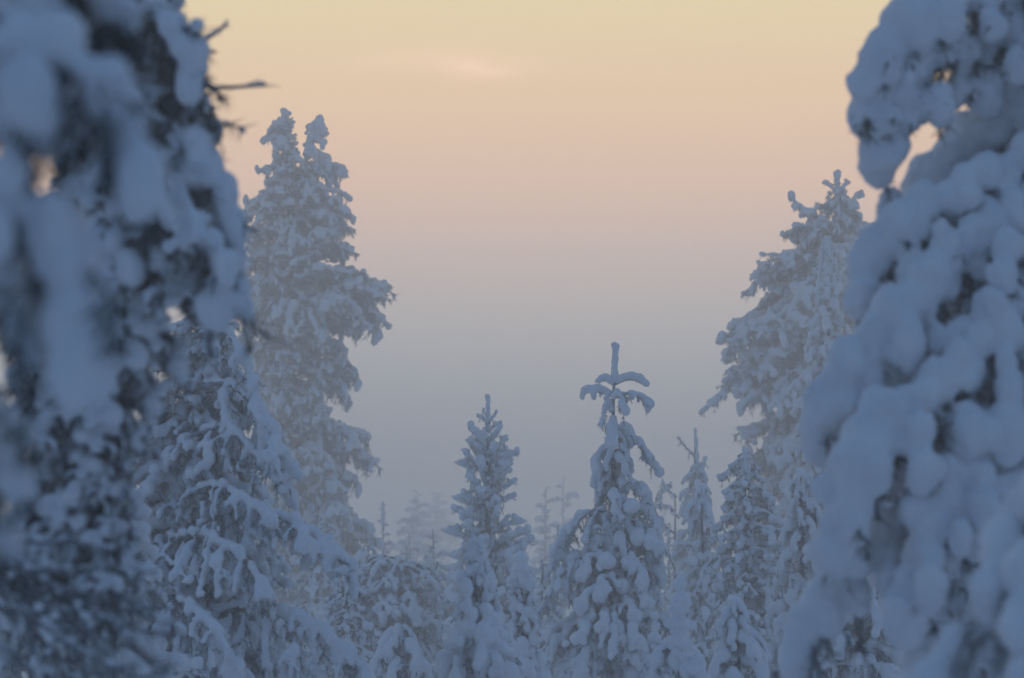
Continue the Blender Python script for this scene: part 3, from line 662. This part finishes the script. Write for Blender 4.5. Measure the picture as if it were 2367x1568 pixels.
# ------------------------------------------------------------------ blurred foreground pine, upper left
make_tree('pine_tree', 'blurred foreground pine at upper left with bare twigs reaching over the sky', 'tree', 8.5, (250, -1100),
          [(-1000, 160, 330), (-400, 60, 400), (-150, 120, 400), (0, 90, 450), (60, 90, 445), (150, 100, 430), (250, 110, 440), (350, 110, 425), (420, 100, 510), (480, 100, 555), (600, 90, 570), (720, 40, 560), (780, 0, 470), (850, -20, 430), (1000, 0, 390), (1150, 40, 300), (1300, 20, 200)],
          'fgpine', 0.018, 61, 0.07, 'foreground trees', trunk_x=260, rough=0.35, fill=0.6, ymax=1500, voxel=0.012, zs=(0.8, 1.1),
          extra=[dict(pts=[(180, -60, -.2), (280, -20, -.3), (360, 30, -.35), (420, 60, -.35), (440, 110, -.3)], style='pine', voxel=0.014, mats=[M_BARK, M_NEEDLE_DARK], over=dict(r=0.036, side=0.34, cover=0.45, dens=2.0)),
                 dict(pts=[(200, 60, -.1), (300, 70, -.2), (380, 130, -.25), (420, 210, -.25), (425, 300, -.25)], style='pine', voxel=0.014, mats=[M_BARK, M_NEEDLE_DARK], over=dict(r=0.036, side=0.34, cover=0.45, dens=2.0)),
                 dict(pts=[(200, 160, -.1), (290, 170, -.2), (350, 250, -.25), (380, 330, -.25), (395, 400, -.25)], style='pine', voxel=0.014, mats=[M_BARK, M_NEEDLE_DARK], over=dict(r=0.036, side=0.34, cover=0.45, dens=2.0)),
                 dict(pts=[(230, 250, -.1), (330, 270, -.25), (420, 320, -.3), (462, 390, -.3)], style='heavy', voxel=0.014, mats=[M_BARK, M_NEEDLE_DARK], over=dict(r=0.05, side=0.32, cover=0.7, dens=1.5)),
                 dict(pts=[(120, 40, -.1), (170, 60, -.2), (230, 130, -.25), (260, 230, -.25)], style='pine', voxel=0.014, mats=[M_BARK, M_NEEDLE_DARK], over=dict(r=0.03, side=0.36, cover=0.3, dens=2.0)),
                 dict(pts=[(300, 120), (400, 130), (455, 105), (500, 80), (527, 52)], style='sparse', voxel=0.007, over=dict(r=0.011, side=0.02, cover=0.8, dens=0.04, curt=0, sub=0), wood_r=0.012),
                 dict(pts=[(300, 140), (420, 130), (470, 122), (500, 120)], style='sparse', voxel=0.007, over=dict(r=0.011, side=0.02, cover=0.8, dens=0.04, curt=0, sub=0), wood_r=0.012),
                 dict(pts=[(300, 200), (420, 185), (500, 212), (550, 198), (615, 197)], style='sparse', voxel=0.007, over=dict(r=0.011, side=0.02, cover=0.8, dens=0.04, curt=0, sub=0), wood_r=0.012),
                 dict(pts=[(320, 180), (430, 180), (470, 230), (485, 280), (475, 330)], style='sparse', voxel=0.010, over=dict(r=0.015, side=0.16, cover=0.4, dens=0.8), mats=[M_BARK, M_NEEDLE_DARK]),
                 dict(pts=[(320, 360), (420, 355), (455, 372)], style='sparse', voxel=0.007, over=dict(r=0.009, side=0.06, cover=0.6, dens=0.04, curt=0, sub=0)),
                 dict(pts=[(280, 430, -.2), (400, 400, -.3), (500, 425, -.35), (545, 510, -.35), (545, 660, -.35)], style='heavy', voxel=0.016, mats=[M_BARK, M_NEEDLE_DARK], over=dict(r=0.050, side=0.28, cover=0.85, pads=1, curt=26, dens=1.3)),
                 dict(pts=[(280, 520, -.3), (380, 480, -.4), (480, 540, -.45), (520, 640, -.45), (500, 720, -.45)], style='heavy', voxel=0.016, mats=[M_BARK, M_NEEDLE_DARK], over=dict(r=0.050, side=0.28, cover=0.85, pads=1, curt=26, dens=1.3)),
                 dict(pts=[(280, 60, -.2), (370, 40, -.3), (430, 100, -.35), (440, 180, -.35)], style='heavy', voxel=0.016, mats=[M_BARK, M_NEEDLE_DARK], over=dict(r=0.050, side=0.28, cover=0.85, pads=1, curt=26, dens=1.3))])
# ------------------------------------------------------------------ very near, very blurred tree at the left edge
make_tree('spruce_tree', 'very blurred nearest tree at the left edge with big smooth snow pads', 'tree', 4.2, (-160, -1500),
          [(-1400, -500, 100), (-900, -600, 150), (-200, -400, 150), (0, -450, 120), (120, -450, 200), (250, -450, 290), (350, -450, 300), (450, -450, 280), (650, -450, 240), (900, -450, 260), (1050, -450, 240), (1200, -450, 150), (1568, -450, 60)],
          'near', 0.042, 62, 0.06, 'foreground trees', arc=(-120, 40), trunk_x=-160, rough=0.3, fill=0.4, voxel=0.012, zs=(0.8, 1.1),
          extra=[dict(pts=[(-100, 120, -.1), (50, 80, -.2), (180, 160, -.2), (270, 260, -.2), (290, 420, -.2)], style='heavy', voxel=0.011, mats=[M_BARK, M_NEEDLE_DARK], over=dict(r=0.048, side=0.26, cover=0.85, pads=1, curt=30)),
                 dict(pts=[(-100, 20, .2), (100, -60, .2), (220, -20, .2), (270, 60, .2)], style='sparse', voxel=0.012, mats=[M_BARK, M_NEEDLE_DARK], over=dict(r=0.038, side=0.3, cover=0.3, dens=3)),
                 dict(pts=[(-100, 520, -.1), (20, 470, -.2), (120, 560, -.2), (150, 760, -.2)], style='heavy', voxel=0.011, mats=[M_BARK, M_NEEDLE_DARK], over=dict(r=0.048, side=0.26, cover=0.85, pads=1, curt=30))])
# half-bare tree at the bottom left: thin arching twigs
arcs = [[(-40, 1200), (20, 1290), (90, 1350), (180, 1385), (335, 1388)], [(20, 1290), (60, 1340), (75, 1450), (95, 1600)], [(60, 1330), (190, 1312), (345, 1322)],
        [(90, 1350), (190, 1400), (290, 1480), (390, 1580)], [(50, 1330), (130, 1430), (190, 1520), (230, 1620)], [(-40, 1300), (40, 1400), (120, 1470), (260, 1540)],
        [(-40, 1380), (60, 1440), (150, 1540), (200, 1640)], [(120, 1370), (220, 1380), (300, 1420), (400, 1440)], [(-40, 1240), (60, 1260), (170, 1250), (260, 1270)],
        [(100, 1360), (160, 1440), (280, 1520), (320, 1600)], [(-60, 1450), (20, 1500), (120, 1600)], [(150, 1380), (250, 1440), (360, 1470)]]
rt71, _ = make_tree('birch_tree', 'blurred half-bare birch of arching frosted twigs in the lower left corner', 'tree', 7.4, (-150, 1100),
          [(1120, -170, -100), (1300, -190, -60), (1568, -200, -60), (1700, -200, -60)], 'fgpine', 0.2, 71, 0.05, 'foreground trees', fill=0,
          extra=[dict(pts=[(-120, a[0][1] - 30, 0)] + [(x, y, -.04 * k - .05 * (i % 3)) for k, (x, y) in enumerate(a)], style='sparse', voxel=0.006, mats=[M_TWIG, M_NEEDLE_DARK], wood_r=0.011,
                      over=dict(r=0.011, side=0.26, step=0.10, cover=0.45, dens=0.03, curt=0, sub=0, te0=(-40, 40), te1=(-60, 20), mainr=0.8, relief=0, sm=1)) for i, a in enumerate(arcs)])
for ch in rt71.children:
    for g in ch.children: g['kind'] = 'stuff'      # crumbs of frost along thin twigs

# ------------------------------------------------------------------ big foreground tree at the right
FGM = dict(style='heavy', voxel=0.014, mats=[M_BARK, M_NEEDLE_DARK])
def ov(**k): return dict(over=k)
make_tree('spruce_tree', 'big foreground spruce at the right edge thick with pillowy drooping snow pads', 'tree', 10, (2560, -300),
          [(-150, 2300, 2850), (0, 2230, 2950), (100, 2190, 3000), (230, 2220, 3000), (420, 2230, 3000), (500, 2140, 3000), (570, 2030, 3000), (620, 1965, 3000), (720, 1960, 3000), (800, 1950, 3050),
           (880, 1900, 3050), (980, 1885, 3050), (1050, 1930, 3050), (1150, 1900, 3050), (1280, 1905, 3050), (1340, 2000, 3050), (1450, 2020, 3050), (1568, 2030, 3050), (1800, 1950, 3100)],
          'fg', 0.040, 81, 0.11, 'foreground trees', trunk_x=2520, rough=0.30, fill=0.4, voxel=0.015, zs=(0.85, 1.1),
          arc=(125, 300), wide=1.0,
          extra=[dict(pts=[(2450, -60, -.2), (2300, -10, -.3), (2170, 30, -.4), (2065, 100, -.45), (2012, 190, -.45), (2010, 265, -.45)], **FGM, **ov(r=0.080, side=0.13, cover=0.98, curt=30, cl=0.11, dens=1.4, step=0.15, relief=0.10, sm=3, pads=1)),
                 dict(pts=[(2400, 60, -.2), (2250, 110, -.3), (2130, 180, -.4), (2070, 270, -.4), (2045, 355, -.4)], **FGM, **ov(r=0.073, side=0.22, cover=0.79, curt=30, cl=0.11, dens=1.4, step=0.15, relief=0.10, sm=3, pads=1)),
                 dict(pts=[(2450, 320, -.3), (2350, 400, -.5), (2240, 465, -.6), (2120, 525, -.6), (2020, 600, -.6), (1995, 700, -.6)], **FGM, **ov(r=0.074, side=0.24, cover=0.88, curt=30, cl=0.11, dens=1.4, step=0.15, relief=0.10, sm=3, pads=1)),
                 dict(pts=[(2450, 430, -.4), (2300, 560, -.6), (2160, 690, -.7), (2040, 790, -.8), (1950, 880, -.8), (1930, 970, -.8)], **FGM, **ov(r=0.082, side=0.22, cover=0.91, curt=30, cl=0.11, dens=1.4, step=0.15, relief=0.10, sm=3, pads=1)),
                 dict(pts=[(2450, 620, -.4), (2310, 760, -.8), (2170, 900, -.9), (2050, 1020, -1.0), (1975, 1120, -1.0), (1955, 1250, -1.0)], **FGM, **ov(r=0.086, side=0.22, cover=0.88, curt=30, cl=0.11, dens=1.4, step=0.15, relief=0.10, sm=3, pads=1)),
                 dict(pts=[(2450, 850, -.4), (2340, 1010, -.8), (2220, 1150, -.9), (2130, 1300, -1.0), (2090, 1430, -1.0)], **FGM, **ov(r=0.079, side=0.24, cover=0.88, curt=30, cl=0.11, dens=1.4, step=0.15, relief=0.10, sm=3, pads=1)),
                 dict(pts=[(2330, 1170, -.4), (2150, 1240, -.7), (2000, 1310, -.8), (1905, 1400, -.8), (1850, 1510, -.8), (1825, 1640, -.8)], **FGM, **ov(r=0.060, side=0.16, cover=1.0, curt=20, cl=0.16, dens=1.0, step=0.2, even=1))])
make_tree('spruce_tree', 'second snowy spruce glimpsed through gaps in the big one at the right edge', 'tree', 12.5, (2420, -250),
          [(-150, 2250, 2700), (200, 2290, 2750), (450, 2250, 2800), (600, 2030, 2800), (800, 2000, 2800), (1000, 1990, 2800), (1300, 2000, 2800), (1568, 2020, 2850)],
          'fgpine', 0.035, 83, 0.12, 'foreground trees', rough=0.35, fill=0.6, voxel=0.02, arc=(150, 390), wide=0.95)
# near snow-buried bough at the bottom right corner
make_tree('spruce_tree', 'nearest smooth snow-buried spruce top in the bottom right corner', 'tree', 6.2, (2480, 1080),
          [(1120, 2440, 2540), (1200, 2370, 2640), (1300, 2290, 2700), (1400, 2230, 2760), (1500, 2160, 2800), (1568, 2090, 2850), (1800, 2000, 2900)],
          'puffy', 0.03, 82, 0.05, 'foreground trees', rough=0.1, fill=0.8, voxel=0.014, zs=(1.0, 1.2))

# ------------------------------------------------------------------ ice fog
def box(name, x0, x1, y0, y1, z0, z1):
    V = np.array([(x, y, z) for z in (z0, z1) for y in (y0, y1) for x in (x0, x1)])
    F = np.array([(0, 2, 3, 1), (4, 5, 7, 6), (0, 1, 5, 4), (2, 6, 7, 3), (0, 4, 6, 2), (1, 3, 7, 5)])
    m = bpy.data.materials.new('haze'); m.use_nodes = True; t = m.node_tree; t.nodes.clear()
    v = t.nodes.new('ShaderNodeVolumePrincipled'); v.inputs['Color'].default_value = (0.95, 0.98, 0.98, 1); v.inputs['Density'].default_value = HAZE
    v.inputs['Anisotropy'].default_value = 0.55
    o_ = t.nodes.new('ShaderNodeOutputMaterial'); t.links.new(v.outputs[0], o_.inputs['Volume'])
    o = bpy.data.objects.new(name, mesh_from(name, V, [F], [m], smooth=False)); COL.objects.link(o); o['kind'] = 'stuff'
HAZE = 0.0105
gmin = min(ground_z(x, y) for x in (-900, 0, 900) for y in (0, 200, 800, 1400)) - 1.2
box('haze', -910, 910, -45, 1410, gmin, 16.5)
